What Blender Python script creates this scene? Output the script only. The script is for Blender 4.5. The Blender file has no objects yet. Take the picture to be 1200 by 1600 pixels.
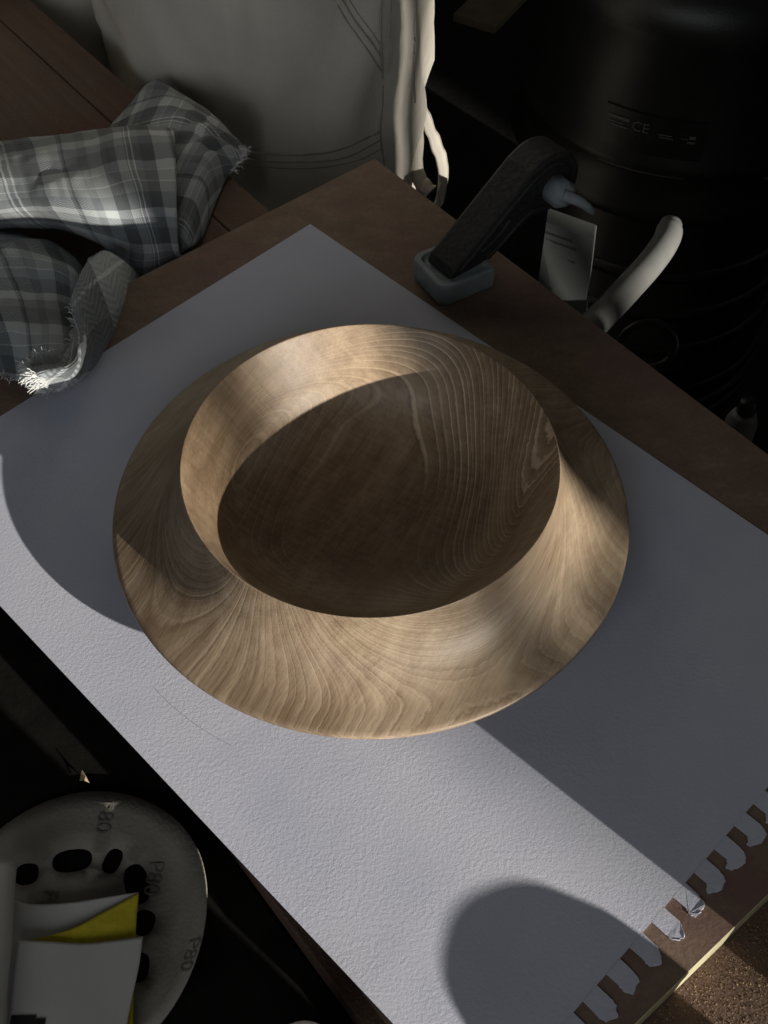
import bpy, bmesh, math, random
from mathutils import Vector, Matrix, noise

random.seed(7)
R = math.radians
sc = bpy.context.scene
col = sc.collection

# ------------------------------------------------------------------ camera
FPX, W0, H0 = 1834.18, 1200.0, 1600.0
CAM = Vector((0.006625, -0.363423, 0.494798)); PITCH = 0.922111
camd = bpy.data.cameras.new('camera'); cam = bpy.data.objects.new('camera', camd)
col.objects.link(cam); cam.location = CAM
cam.rotation_euler = (math.pi/2 - PITCH, 0, 0)
camd.sensor_fit = 'VERTICAL'; camd.sensor_height = 36.0; camd.sensor_width = 27.0
camd.lens = 36.0*FPX/H0; camd.clip_start = 0.01; camd.clip_end = 60
sc.camera = cam
VF = Vector((0, math.cos(PITCH), -math.sin(PITCH))); VU = Vector((0, math.sin(PITCH), math.cos(PITCH)))

# ------------------------------------------------------------------ light
SUN_AZ, SUN_EL = R(137.8), R(13.0)                    # the way the beam travels, and its height
SD = Vector((math.cos(SUN_AZ), math.sin(SUN_AZ), 0)); SN = Vector((math.sin(SUN_AZ), -math.cos(SUN_AZ), 0))
TANEL = math.tan(SUN_EL)
wd = bpy.data.worlds.new('World'); sc.world = wd; wd.use_nodes = True
bg = wd.node_tree.nodes['Background']; bg.inputs[0].default_value = (1.0, 0.985, 0.96, 1); bg.inputs[1].default_value = 0.053
ld = bpy.data.lights.new('sunbeam', 'SPOT'); ld.energy = 36000; ld.color = (1.0, 0.93, 0.82)
ld.shadow_soft_size = 0.055; ld.spot_size = R(12); ld.spot_blend = 0.0
lo = bpy.data.objects.new('sunbeam', ld); col.objects.link(lo)
beam = -SD*math.cos(SUN_EL) + Vector((0, 0, math.sin(SUN_EL)))
lo.location = beam*12.0; lo.rotation_euler = (-beam).to_track_quat('-Z', 'Y').to_euler()
ad = bpy.data.lights.new('front_fill', 'AREA'); ad.energy = 17.0; ad.color = (0.94, 0.97, 1.0); ad.shape = 'RECTANGLE'; ad.size = 1.6; ad.size_y = 0.8  # soft fill lamp added behind the camera to lift the shade
ao = bpy.data.objects.new('front_fill', ad); col.objects.link(ao)
ao.location = (-0.55, -1.7, 0.85); ao.rotation_euler = (Vector((-0.05, 0.45, 0)) - ao.location).to_track_quat('-Z', 'Y').to_euler()
sd_ = bpy.data.lights.new('side_fill', 'AREA'); sd_.energy = 4.2; sd_.color = (0.98, 1.0, 0.96); sd_.shape = 'RECTANGLE'; sd_.size = 1.0; sd_.size_y = 0.8  # weak fill lamp added at the right to brighten the far rim
so_ = bpy.data.objects.new('side_fill', sd_); col.objects.link(so_)
so_.location = (1.7, 0.1, 1.0); so_.rotation_euler = (Vector((0.0, 0.15, 0)) - so_.location).to_track_quat('-Z', 'Y').to_euler()
vs = sc.view_settings; vs.view_transform = 'Standard'; vs.look = 'None'; vs.gamma = 1; vs.exposure = -1.45
sc.cycles.max_bounces = 6; sc.cycles.diffuse_bounces = 3

# ------------------------------------------------------------------ helpers
def ray(u, v): return VF + Vector((1, 0, 0))*((u-600)/FPX) - VU*((v-800)/FPX)
def px(u, v, z=0.0):                                   # the place at height z
    d = ray(u, v); return CAM + d*((z-CAM.z)/d.z)
def pxy(u, v, y):                                      # the place in the upright plane at y
    d = ray(u, v); return CAM + d*((y-CAM.y)/d.y)
TH = -0.789172
AD = Vector((math.cos(TH), math.sin(TH), 0)); BD = Vector((-math.sin(TH), math.cos(TH), 0))
def ab(a, b, z=0.0): return AD*a + BD*b + Vector((0, 0, z))
def ut(u, t, z=0.0): return SN*u + SD*t + Vector((0, 0, z))

def link(name, me, mats, parent=None):
    o = bpy.data.objects.new(name, me); col.objects.link(o)
    for m in (mats if isinstance(mats, (list, tuple)) else [mats]): me.materials.append(m)
    if parent: o.parent = parent
    return o
def tag(o, label=None, cat=None, group=None, kind=None):
    for k, v in (('label', label), ('category', cat), ('group', group), ('kind', kind)):
        if v: o[k] = v
    return o
def thing(name, loc, label, cat, group=None):
    o = bpy.data.objects.new(name, None); col.objects.link(o); o.location = loc; o.empty_display_size = .02
    return tag(o, label, cat, group)
def attach(o, root):                                   # parent, keeping the world place
    o.parent = root; o.matrix_parent_inverse = Matrix.Translation(root.location).inverted()
    return o
def mesh(name, vs_, fs, smooth=True):
    me = bpy.data.meshes.new(name); me.from_pydata([tuple(v) for v in vs_], [], fs); me.validate()
    if smooth: me.polygons.foreach_set('use_smooth', [True]*len(me.polygons))
    return me
def from_bm(bm, name, smooth=False):
    me = bpy.data.meshes.new(name); bmesh.ops.recalc_face_normals(bm, faces=bm.faces); bm.to_mesh(me); bm.free()
    if smooth: me.polygons.foreach_set('use_smooth', [True]*len(me.polygons))
    return me
def box_bm(bm, c, ex, ey, ez, sx, sy, sz):             # box about c with axes and full sizes
    vv = [bm.verts.new(c + ex*(sx/2*i) + ey*(sy/2*j) + ez*(sz/2*k)) for i in (-1, 1) for j in (-1, 1) for k in (-1, 1)]
    for f in ((0, 1, 3, 2), (4, 6, 7, 5), (0, 4, 5, 1), (2, 3, 7, 6), (0, 2, 6, 4), (1, 5, 7, 3)): bm.faces.new([vv[i] for i in f])
def bevel(o, w, seg=2):
    m = o.modifiers.new('bevel', 'BEVEL'); m.width = w; m.segments = seg; m.limit_method = 'ANGLE'; m.angle_limit = R(40)
    return o
def prism(pts, ax, off, name, smooth=False):           # polygon of 3-D points pushed along ax by +-off
    bm = bmesh.new(); n = len(pts)
    A = [bm.verts.new(p - ax*off) for p in pts]; B = [bm.verts.new(p + ax*off) for p in pts]
    bm.faces.new(A); bm.faces.new(B[::-1])
    for i in range(n): bm.faces.new((A[i], B[i], B[(i+1) % n], A[(i+1) % n]))
    return from_bm(bm, name, smooth)
def lathe(prof, n, c=Vector((0, 0, 0)), name='lathe', th0=0, th1=2*math.pi):
    full = abs(th1-th0-2*math.pi) < 1e-6; m = n if full else n+1
    V = []; F = []; idx = []
    for r, z in prof:
        if r < 1e-6: V.append(c + Vector((0, 0, z))); idx.append([len(V)-1]*m)
        else:
            row = []
            for i in range(m):
                t = th0 + (th1-th0)*i/n; V.append(c + Vector((r*math.cos(t), r*math.sin(t), z))); row.append(len(V)-1)
            idx.append(row)
    for j in range(len(prof)-1):
        for i in range(n):
            k = (i+1) % m if full else i+1
            f = [idx[j][i], idx[j][k], idx[j+1][k], idx[j+1][i]]; g = []
            for q in f:
                if q not in g: g.append(q)
            if len(g) > 2: F.append(g)
    return mesh(name, V, F)
def tube(pts, rad, n=10, name='tube', closed=False):
    pts = [Vector(p) for p in pts]; V = []; F = []; N = len(pts); up = Vector((0, 0, 1))
    for i, p in enumerate(pts):
        a = pts[(i-1) % N] if (i or closed) else p; b = pts[(i+1) % N] if (i < N-1 or closed) else p
        d = (b-a).normalized(); s = d.cross(up)
        if s.length < 1e-3: s = d.cross(Vector((1, 0, 0)))
        s.normalize(); w = s.cross(d); r = rad[i] if isinstance(rad, (list, tuple)) else rad
        for k in range(n):
            t = 2*math.pi*k/n; V.append(p + s*(r*math.cos(t)) + w*(r*math.sin(t)))
    for i in range(N if closed else N-1):
        for k in range(n):
            j = (i+1) % N
            F.append((i*n+k, i*n+(k+1) % n, j*n+(k+1) % n, j*n+k))
    if not closed: F += [tuple(range(n))[::-1], tuple((N-1)*n+k for k in range(n))]
    return mesh(name, V, F)
def cr(p0, p1, p2, p3, t):
    return 0.5*((2*p1) + (p2-p0)*t + (2*p0-5*p1+4*p2-p3)*(t*t) + (3*p1-p0-3*p2+p3)*(t**3))
def spline(pts, per=8):
    pts = [Vector(p) for p in pts]; E = [2*pts[0]-pts[1]] + pts + [2*pts[-1]-pts[-2]]; out = []
    for i in range(len(pts)-1):
        for k in range(per): out.append(cr(E[i], E[i+1], E[i+2], E[i+3], k/per))
    return out + [pts[-1]]
def sheet(grid, nu, nv, fn=None):                      # smooth surface through a grid of points
    rows = [spline(r, nu) for r in grid]
    cols = [spline([r[i] for r in rows], nv) for i in range(len(rows[0]))]
    NU, NV = len(cols), len(cols[0]); V = []; UV = []
    L = sum((cols[i+1][NV//2]-cols[i][NV//2]).length for i in range(NU-1)); Hh = sum((cols[NU//2][j+1]-cols[NU//2][j]).length for j in range(NV-1))
    for i in range(NU):
        for j in range(NV):
            p = cols[i][j]
            if fn: p = p + fn(i/(NU-1), j/(NV-1), p)
            V.append(p); UV.append((L*i/(NU-1), Hh*j/(NV-1)))
    F = [(i*NV+j, i*NV+j+1, (i+1)*NV+j+1, (i+1)*NV+j) for i in range(NU-1) for j in range(NV-1)]
    return V, F, UV

# ------------------------------------------------------------------ materials
def mat(name, base=(.5, .5, .5), rough=.6, spec=.5, metal=0.0):
    m = bpy.data.materials.new(name); m.use_nodes = True; b = m.node_tree.nodes['Principled BSDF']
    b.inputs['Base Color'].default_value = (*base, 1); b.inputs['Roughness'].default_value = rough
    b.inputs['Specular IOR Level'].default_value = spec; b.inputs['Metallic'].default_value = metal
    return m
class NT:
    def __init__(s, m): s.t = m.node_tree; s.b = s.t.nodes['Principled BSDF']
    def n(s, ty, **kw):
        o = s.t.nodes.new(ty)
        for k, v in kw.items(): setattr(o, k, v)
        return o
    def l(s, a, b): s.t.links.new(a, b)
    def val(s, sock, v):
        if isinstance(v, (int, float, tuple)): sock.default_value = v
        else: s.l(v, sock)
    def m(s, op, a, b=0.0, c=0.0, clamp=False):
        o = s.n('ShaderNodeMath', operation=op); o.use_clamp = clamp
        for i, v in enumerate((a, b, c)): s.val(o.inputs[i], v)
        return o.outputs[0]
    def vm(s, op, a, b=(0, 0, 0)):
        o = s.n('ShaderNodeVectorMath', operation=op); s.val(o.inputs[0], a); s.val(o.inputs[1], b)
        return o.outputs['Value' if op in ('DOT_PRODUCT', 'LENGTH') else 'Vector']
    def noise(s, vec, scale, detail=4, rough=.55, out='Fac'):
        o = s.n('ShaderNodeTexNoise'); s.l(vec, o.inputs['Vector']); o.inputs['Scale'].default_value = scale
        o.inputs['Detail'].default_value = detail; o.inputs['Roughness'].default_value = rough
        return o.outputs[out]
    def ramp(s, fac, stops, interp='LINEAR'):
        o = s.n('ShaderNodeValToRGB'); cr_ = o.color_ramp; cr_.interpolation = interp
        while len(cr_.elements) < len(stops): cr_.elements.new(0.5)
        for e, (p, c) in zip(cr_.elements, stops):
            e.position = p; e.color = (*c, 1) if isinstance(c, tuple) else (c, c, c, 1)
        s.l(fac, o.inputs[0]); return o.outputs[0]
    def mix(s, fac, a, b, mode='MIX'):
        o = s.n('ShaderNodeMix', data_type='RGBA', blend_type=mode); s.val(o.inputs[0], fac)
        for i, v in ((6, a), (7, b)):
            if isinstance(v, tuple): v = (*v, 1) if len(v) == 3 else v
            s.val(o.inputs[i], v)
        return o.outputs[2]
    def obj(s): return s.n('ShaderNodeTexCoord').outputs['Object']
    def uv(s): return s.n('ShaderNodeTexCoord').outputs['UV']
    def bump(s, h, dist, strength=1.0, nrm=None):
        o = s.n('ShaderNodeBump'); o.inputs['Distance'].default_value = dist; o.inputs['Strength'].default_value = strength
        s.l(h, o.inputs['Height'])
        if nrm: s.l(nrm, o.inputs['Normal'])
        return o.outputs[0]
def mottled(name, c1, c2, scale, rough=.6, spec=.4, bump=0.0, bscale=None, detail=5, stretch=None, rough2=None):
    m = mat(name, c1, rough, spec); t = NT(m); o = t.obj()
    if stretch: o = t.vm('MULTIPLY', o, stretch)
    f = t.noise(o, scale, detail); t.l(t.ramp(f, [(.3, c1), (.7, c2)]), t.b.inputs['Base Color'])
    if bump: t.l(t.bump(t.noise(o, bscale or scale*3, 4), bump), t.b.inputs['Normal'])
    return m

# turned wood: the growth rings are the level surfaces of two smooth fields, one for the hollow and one for the sloping rim
GI = [((0, 0, 1), -10.126), ((0, 0, 2), 82.084), ((0, 0, 3), 47.566), ((0, 1, 0), 8.24), ((0, 1, 1), 44.904), ((0, 1, 2), 12.194), ((0, 2, 0), -6.444), ((0, 2, 1), -47.888), ((0, 3, 0), 7.279), ((1, 0, 0), -1.218), ((1, 0, 1), -44.096), ((1, 0, 2), -181.034), ((1, 1, 0), 4.907), ((1, 1, 1), 41.072), ((1, 2, 0), 1.467), ((2, 0, 0), 21.341), ((2, 0, 1), 32.603), ((2, 1, 0), -19.427), ((3, 0, 0), 22.476)]
GW = [((0, 0, 1), 18.105), ((0, 0, 2), 15.372), ((0, 1, 0), -4.904), ((0, 1, 1), 69.502), ((0, 2, 0), -12.897), ((1, 0, 0), -0.567), ((1, 0, 1), -54.447), ((1, 1, 0), 11.191), ((2, 0, 0), -1.4)]
G3 = Vector((0.50, 0.85, 0.16)).normalized(); L3 = Vector((-.862, .507, 0)).normalized(); B3 = G3.cross(L3)
def wood_mat():
    m = mat('elm_wood', (.5, .36, .22), .5, .60); t = NT(m); o = t.obj()
    dn = t.vm('SUBTRACT', t.noise(o, 14, 2, .5, 'Color'), (.5, .5, .5))
    p = t.vm('ADD', o, t.vm('MULTIPLY', dn, (.0028, .0028, .0028)))
    dn2 = t.vm('SUBTRACT', t.noise(o, 260, 2, .5, 'Color'), (.5, .5, .5))
    p = t.vm('ADD', p, t.vm('MULTIPLY', dn2, (.0005, .0005, .0005)))
    q = t.vm('SUBTRACT', t.vm('MULTIPLY', p, (10, 10, 10)), (0, 0, .3))
    sp = t.n('ShaderNodeSeparateXYZ'); t.l(q, sp.inputs[0]); X = [sp.outputs[0], sp.outputs[1], sp.outputs[2]]
    cache = {}
    def mono(e):
        if e in cache: return cache[e]
        i = next(k for k in range(3) if e[k]); r = list(e); r[i] -= 1; r = tuple(r)
        cache[e] = X[i] if sum(r) == 0 else t.m('MULTIPLY', X[i], mono(r)); return cache[e]
    def field(G):
        acc = None
        for e, c in G: acc = t.m('MULTIPLY', mono(e), c) if acc is None else t.m('MULTIPLY_ADD', mono(e), c, acc)
        return acc
    ro = t.vm('LENGTH', t.vm('MULTIPLY', o, (1, 1, 0)))
    hol = t.m('LESS_THAN', ro, .09125)
    mx = t.n('ShaderNodeMix', data_type='FLOAT'); t.l(hol, mx.inputs[0]); t.l(t.m('MULTIPLY', field(GW), 1.3), mx.inputs[2]); t.l(t.m('MULTIPLY', field(GI), 1.4), mx.inputs[3]); fv = mx.outputs[0]
    cx = t.n('ShaderNodeCombineXYZ'); t.l(fv, cx.inputs[0])
    n1 = t.noise(cx.outputs[0], .45, 2)                                  # years of wide and narrow growth
    ph = t.m('ADD', fv, t.m('MULTIPLY', n1, t.m('MULTIPLY_ADD', hol, -.4, 2.4))); fr = t.m('FRACT', ph)
    cy = t.n('ShaderNodeCombineXYZ'); t.l(t.m('FLOOR', ph), cy.inputs[0])
    wn = t.n('ShaderNodeTexWhiteNoise', noise_dimensions='1D'); t.l(t.m('FLOOR', ph), wn.inputs['W']); year = wn.outputs['Value']
    s = t.vm('DOT_PRODUCT', p, tuple(G3)); y = t.vm('DOT_PRODUCT', p, tuple(L3)); z = t.vm('DOT_PRODUCT', p, tuple(B3))
    def fibre(a, b, det=3):
        f = t.n('ShaderNodeCombineXYZ'); t.l(t.m('MULTIPLY', s, a), f.inputs[0]); t.l(t.m('MULTIPLY', y, b), f.inputs[1]); t.l(t.m('MULTIPLY', z, b), f.inputs[2])
        return t.noise(f.outputs[0], 1.0, det, .6)
    fib = fibre(70.0, 900.0); fib2 = fibre(9.0, 110.0); pores = fibre(160.0, 2200.0, 1)
    # broad bands that follow the rings
    cb = t.n('ShaderNodeCombineXYZ'); t.l(t.m('MULTIPLY', fv, .9), cb.inputs[0]); band = t.noise(cb.outputs[0], 1.0, 4, .7)
    # each year: a thin pale porous line with a dark far side, then wood that slowly darkens
    frj = t.m('ADD', fr, t.m('MULTIPLY', t.m('SUBTRACT', fib, .5), .10))
    line = t.ramp(frj, [(0.0, 0.0), (.06, .9), (.16, 1.0), (.30, .08), (1.0, 0.0)])
    body = t.ramp(frj, [(0.0, .34), (.25, .56), (.7, .46), (.93, .30), (1.0, .26)])
    line = t.m('MULTIPLY', line, t.m('MULTIPLY_ADD', year, .75, .25))
    so = t.n('ShaderNodeSeparateXYZ'); t.l(o, so.inputs[0])
    mr = t.n('ShaderNodeMapRange'); mr.interpolation_type = 'SMOOTHSTEP'; t.l(so.outputs[2], mr.inputs[0]); mr.inputs[1].default_value = .0083; mr.inputs[2].default_value = .0125
    steep = mr.outputs[0]                               # the flat floor lies along one year, so its rings hardly show
    mr2 = t.n('ShaderNodeMapRange'); mr2.interpolation_type = 'SMOOTHSTEP'; t.l(so.outputs[0], mr2.inputs[0]); mr2.inputs[1].default_value = -.010; mr2.inputs[2].default_value = .028
    side = t.m('MAXIMUM', mr2.outputs[0], t.m('SUBTRACT', 1.0, hol))     # the close, bold years lie in one half of the hollow
    line = t.m('MULTIPLY', line, t.m('MULTIPLY_ADD', side, .78, .22)); body = t.m('MULTIPLY_ADD', t.m('SUBTRACT', body, .46), t.m('MULTIPLY_ADD', side, .6, .4), .46)
    line = t.m('MULTIPLY', line, t.m('MULTIPLY_ADD', steep, .85, .15)); body = t.m('MULTIPLY_ADD', t.m('SUBTRACT', body, .46), t.m('MULTIPLY_ADD', steep, .9, .10), .46)
    big = t.noise(o, 13, 3)
    tone = t.m('ADD', t.m('MULTIPLY_ADD', t.m('SUBTRACT', body, .46), t.m('MULTIPLY_ADD', hol, .10, .22), .156), t.m('ADD', t.m('MULTIPLY', fib2, .34), t.m('MULTIPLY', fib, .20)))
    tone = t.m('ADD', tone, t.m('MULTIPLY', t.m('SUBTRACT', band, .5), t.m('MULTIPLY', t.m('MULTIPLY_ADD', hol, -.28, .42), t.m('MULTIPLY_ADD', steep, .92, .08))))
    tone = t.m('ADD', tone, t.m('MULTIPLY', t.m('SUBTRACT', big, .5), .40))
    tone = t.m('ADD', tone, t.m('MULTIPLY', line, t.m('MULTIPLY_ADD', hol, .34, .055)))
    fl = t.n('ShaderNodeCombineXYZ'); t.l(t.m('MULTIPLY', s, 420.0), fl.inputs[0]); t.l(t.m('MULTIPLY', y, 75.0), fl.inputs[1])
    fleck = t.m('MULTIPLY', t.noise(fl.outputs[0], 1.0, 2, .5), hol)
    tone = t.m('MULTIPLY_ADD', t.m('SUBTRACT', fleck, t.m('MULTIPLY', hol, .5)), .17, tone)
    fine = t.m('FRACT', t.m('MULTIPLY_ADD', ph, 3.0, t.m('MULTIPLY', fib, .5)))
    tone = t.m('MULTIPLY_ADD', t.m('SUBTRACT', fine, .5), t.m('MULTIPLY', steep, .05), tone)
    tone = t.m('MULTIPLY_ADD', t.m('GREATER_THAN', pores, .68), -.06, tone); tone = t.m('MULTIPLY_ADD', hol, -.030, tone)
    c = t.ramp(tone, [(.14, (.090, .058, .033)), (.34, (.205, .144, .092)), (.54, (.375, .290, .202)), (.80, (.62, .52, .390))])
    c = t.mix(t.m('MULTIPLY', hol, .5), c, (1.06, .98, .86), 'MULTIPLY')
    t.l(c, t.b.inputs['Base Color'])
    hh = t.m('ADD', t.m('MULTIPLY', line, -.30), t.m('ADD', t.m('MULTIPLY', fib, .35), t.m('MULTIPLY', pores, .3)))
    t.l(t.bump(hh, .00020, .8), t.b.inputs['Normal'])
    t.l(t.m('ADD', t.m('MULTIPLY', fib, .2), .38), t.b.inputs['Roughness'])
    return m
def paper_mat():
    m = mat('watercolour_paper', (.56, .58, .63), .85, .2); t = NT(m); o = t.obj()
    a = t.noise(o, 560, 4, .6); b = t.noise(o, 1200, 2); w = t.noise(o, 9, 2)
    h = t.m('ADD', t.m('MULTIPLY', a, .75), t.m('ADD', t.m('MULTIPLY', b, .25), t.m('MULTIPLY', w, .5)))
    t.l(t.bump(t.m('MULTIPLY', h, t.m('MULTIPLY_ADD', t.noise(o, 30, 2), .9, .5)), .00042, .60), t.b.inputs['Normal'])
    t.l(t.ramp(t.noise(o, 14, 3), [(.25, (.48, .505, .62)), (.5, (.545, .565, .665)), (.75, (.57, .59, .68))]), t.b.inputs['Base Color'])
    return m
def plaid_mat():
    m = mat('plaid_flannel', (.4, .4, .4), .95, .1); t = NT(m); uv = t.uv()
    uvn = t.vm('ADD', uv, t.vm('MULTIPLY', t.vm('SUBTRACT', t.noise(uv, 40, 2, .5, 'Color'), (.5, .5, .5)), (.003, .003, 0)))
    sp = t.n('ShaderNodeSeparateXYZ'); t.l(uvn, sp.inputs[0])
    warp = [(0, .62), (.13, .18), (.27, .62), (.36, .28), (.375, .85), (.39, .28), (.42, .85), (.435, .28), (.50, .12), (.62, .70), (.78, .35), (.80, .10), (.82, .55), (.92, .40)]
    weft = [(0, .12), (.20, .62), (.31, .80), (.325, .50), (.46, .85), (.475, .45), (.60, .20), (.78, .72), (.88, .35)]
    A = t.ramp(t.m('FRACT', t.m('DIVIDE', sp.outputs[0], .085)), warp, 'CONSTANT'); B = t.ramp(t.m('FRACT', t.m('DIVIDE', sp.outputs[1], .075)), weft, 'CONSTANT')
    # twill: the two threads show through in herringbone turn
    wv = t.m('SINE', t.m('MULTIPLY', t.m('ADD', sp.outputs[1], t.m('PINGPONG', sp.outputs[0], .004)), 2*math.pi/.0022))
    tw = t.m('ADD', t.m('MULTIPLY', wv, .22), .5)
    nz = t.noise(uv, 1300, 3)
    lum = t.m('ADD', t.m('ADD', t.m('MULTIPLY', A, tw), t.m('MULTIPLY', B, t.m('SUBTRACT', 1.0, tw))), t.m('MULTIPLY', t.m('SUBTRACT', nz, .5), .25))
    c = t.ramp(lum, [(.08, (.065, .075, .083)), (.33, (.185, .210, .228)), (.56, (.38, .42, .44)), (.82, (.70, .74, .75))])
    t.l(c, t.b.inputs['Base Color']); t.b.inputs['Sheen Weight'].default_value = .25
    t.l(t.bump(t.m('ADD', wv, t.m('MULTIPLY', nz, 2.0)), .00025, .7), t.b.inputs['Normal'])
    return m
def canvas_mat():
    m = mat('cream_canvas', (.42, .38, .31), .9, .15); t = NT(m); o = t.obj()
    n = t.noise(o, 7, 4); f = t.noise(t.vm('MULTIPLY', o, (1, 1, 3)), 700, 3)
    t.l(t.ramp(t.m('ADD', t.m('MULTIPLY', n, .7), t.m('MULTIPLY', f, .3)), [(.3, (.66, .62, .545)), (.7, (.82, .78, .695))]), t.b.inputs['Base Color'])
    t.l(t.bump(t.m('ADD', t.m('MULTIPLY', f, .25), t.noise(o, 26, 3)), .004, .5), t.b.inputs['Normal'])
    return m
def board_mat():
    m = mat('brown_hardboard', (.2, .12, .08), .7, .3); t = NT(m); o = t.obj()
    f = t.noise(o, 420, 4, .7); g = t.noise(o, 13, 4); k = t.noise(t.vm('MULTIPLY', o, (1, 1.6, 1)), 45, 4)
    c = t.ramp(t.m('ADD', t.m('MULTIPLY', f, .5), t.m('MULTIPLY', k, .5)), [(.35, (.150, .102, .076)), (.55, (.205, .144, .106)), (.70, (.265, .192, .140))])
    c = t.mix(t.ramp(g, [(.48, 0.0), (.66, .55)]), c, (.20, .105, .10)); c = t.mix(t.ramp(t.noise(o, 21, 4), [(.58, 0.0), (.72, .45)]), c, (.18, .15, .085))
    t.l(c, t.b.inputs['Base Color']); t.l(t.bump(f, .0004, .7), t.b.inputs['Normal'])
    return m
def bench_mat():
    m = mat('worn_bench_wood', (.15, .08, .05), .65, .35); t = NT(m); o = t.obj()
    # grain runs along the bench
    d = (0.619, -0.785, 0); n = (0.785, 0.619, 0)
    cx = t.n('ShaderNodeCombineXYZ'); t.l(t.m('MULTIPLY', t.vm('DOT_PRODUCT', o, d), 6.0), cx.inputs[0]); t.l(t.m('MULTIPLY', t.vm('DOT_PRODUCT', o, n), 110.0), cx.inputs[1])
    g = t.noise(cx.outputs[0], 1.0, 5, .65); k = t.noise(o, 9, 4); sp = t.noise(o, 700, 3, .7)
    c = t.ramp(g, [(.3, (.100, .062, .046)), (.55, (.135, .084, .060)), (.75, (.165, .106, .076))])
    c = t.mix(t.ramp(k, [(.5, 0.0), (.68, .6)]), c, (.14, .06, .045))
    c = t.mix(t.ramp(sp, [(.60, 0.0), (.72, .5)]), c, (.36, .25, .15))
    t.l(c, t.b.inputs['Base Color']); t.l(t.bump(t.m('ADD', t.m('MULTIPLY', g, .4), sp), .0012, .8), t.b.inputs['Normal'])
    return m

M = dict(
    wood=wood_mat(), paper=paper_mat(), plaid=plaid_mat(), canvas=canvas_mat(), board=board_mat(), bench=bench_mat(),
    board_edge=mottled('pale_fibre_edge', (.38, .35, .22), (.52, .48, .32), 130, .8, .2, .0003, 500),
    thread=mat('white_thread', (.78, .80, .80), .9, .1),
    seam=mottled('seam_thread', (.36, .33, .28), (.46, .43, .375), 300, .9, .1),
    black=mottled('black_melamine', (.0035, .0035, .003), (.009, .0085, .007), 60, .7, .15, .0002, 300),
    blackp=mottled('black_plastic', (.006, .007, .007), (.011, .012, .012), 40, .38, .4, .0002, 400),
    castiron=mottled('dusty_black_jaw', (.010, .011, .011), (.032, .032, .031), 420, .6, .4, .0006, 260),
    greyp=mottled('grey_green_plastic', (.20, .24, .255), (.29, .325, .34), 70, .6, .35, .0003, 500),
    steel=mat('dull_steel', (.35, .36, .37), .4, .5, 1.0),
    shiny=mat('bright_steel', (.5, .5, .5), .25, .5, 1.0),
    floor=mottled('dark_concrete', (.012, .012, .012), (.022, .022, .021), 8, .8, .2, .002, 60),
    pipe=mottled('grey_pipe_plastic', (.13, .138, .138), (.21, .21, .205), 18, .45, .4),
    card=mottled('white_card', (.17, .185, .19), (.23, .245, .25), 25, .75, .2),
    print=mat('dark_print', (.02, .02, .022), .7, .2),
    inkgrey=mat('faded_print', (.10, .11, .115), .7, .2), stampink=mottled('worn_stamp_ink', (.105, .10, .09), (.26, .24, .21), 330, .85, .1), pencil=mat('faint_pencil', (.33, .34, .38), .8, .2),
    whiteprint=mat('pale_print', (.085, .09, .09), .6, .3),
    disc=mottled('sanding_disc_backing', (.23, .21, .18), (.33, .305, .265), 22, .9, .15, .0004, 500),
    yellow=mottled('yellow_abrasive', (.40, .33, .020), (.50, .42, .035), 300, .9, .15, .0003, 900),
    white=mottled('white_sheet', (.42, .425, .41), (.50, .505, .48), 20, .8, .2),
    cap=mat('white_cap_plastic', (.8, .8, .78), .4, .5),
    cardboard=mottled('brown_cardboard', (.20, .15, .10), (.27, .21, .14), 30, .8, .2),
    dust=mottled('wood_dust', (.20, .14, .085), (.37, .28, .18), 900, .9, .1),
    timber=mottled('rough_timber', (.25, .18, .11), (.36, .27, .17), 12, .7, .3, .001, 120, stretch=(6, 6, 1)),
    glass=mottled('brown_jar', (.10, .06, .03), (.13, .08, .04), 20, .3, .5),
    boot=mat('boot_leather', (.08, .05, .03), .6, .4),
)

# ------------------------------------------------------------------ the setting
FLOOR_Z, TABLE_Z, BENCH_Z = -0.80, -0.037, -0.0232
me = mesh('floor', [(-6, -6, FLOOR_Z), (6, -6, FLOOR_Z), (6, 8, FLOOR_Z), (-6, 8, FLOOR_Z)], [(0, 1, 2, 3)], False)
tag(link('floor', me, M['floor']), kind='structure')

# bench of planks; its far edge runs under the board
BE = Vector((0.619, -0.785, 0)); BN = Vector((0.785, 0.619, 0)); EDGE = 0.123
bench = thing('workbench', BE*0.0 + BN*(EDGE-.12) + Vector((0, 0, FLOOR_Z)), 'worn brown plank workbench carrying the board and the plaid rag', 'workbench')
near = px(560, 1525, -.0125).dot(BN) + .004
widths = [.034, .240]; edge = EDGE; k = 0
near_lim = -0.150
while edge > near_lim + .01:
    lo_ = max(edge - widths[k], near_lim); bm = bmesh.new()
    box_bm(bm, BE*(-.10) + BN*((edge+lo_)/2) + Vector((0, 0, BENCH_Z-.016)), BE, BN, Vector((0, 0, 1)), 1.7, edge-lo_-.0007, .032)
    attach(bevel(link('plank', from_bm(bm, 'plank'), M['bench']), .0012), bench); edge = lo_; k += 1
bm = bmesh.new()
box_bm(bm, BE*(-.10) + BN*((EDGE+near_lim)/2) + Vector((0, 0, BENCH_Z-.042)), BE, BN, Vector((0, 0, 1)), 1.66, EDGE-near_lim-.02, .0195)
attach(link('underframe', from_bm(bm, 'underframe'), M['timber']), bench)
for s in (-.80, .60):
    for b_ in (near_lim+.05, EDGE-.05):
        bm = bmesh.new(); box_bm(bm, BE*s + BN*b_ + Vector((0, 0, (FLOOR_Z + BENCH_Z-.052)/2)), BE, BN, Vector((0, 0, 1)), .05, .05, BENCH_Z-.052-FLOOR_Z)
        attach(link('leg', from_bm(bm, 'leg'), M['timber']), bench)

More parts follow.
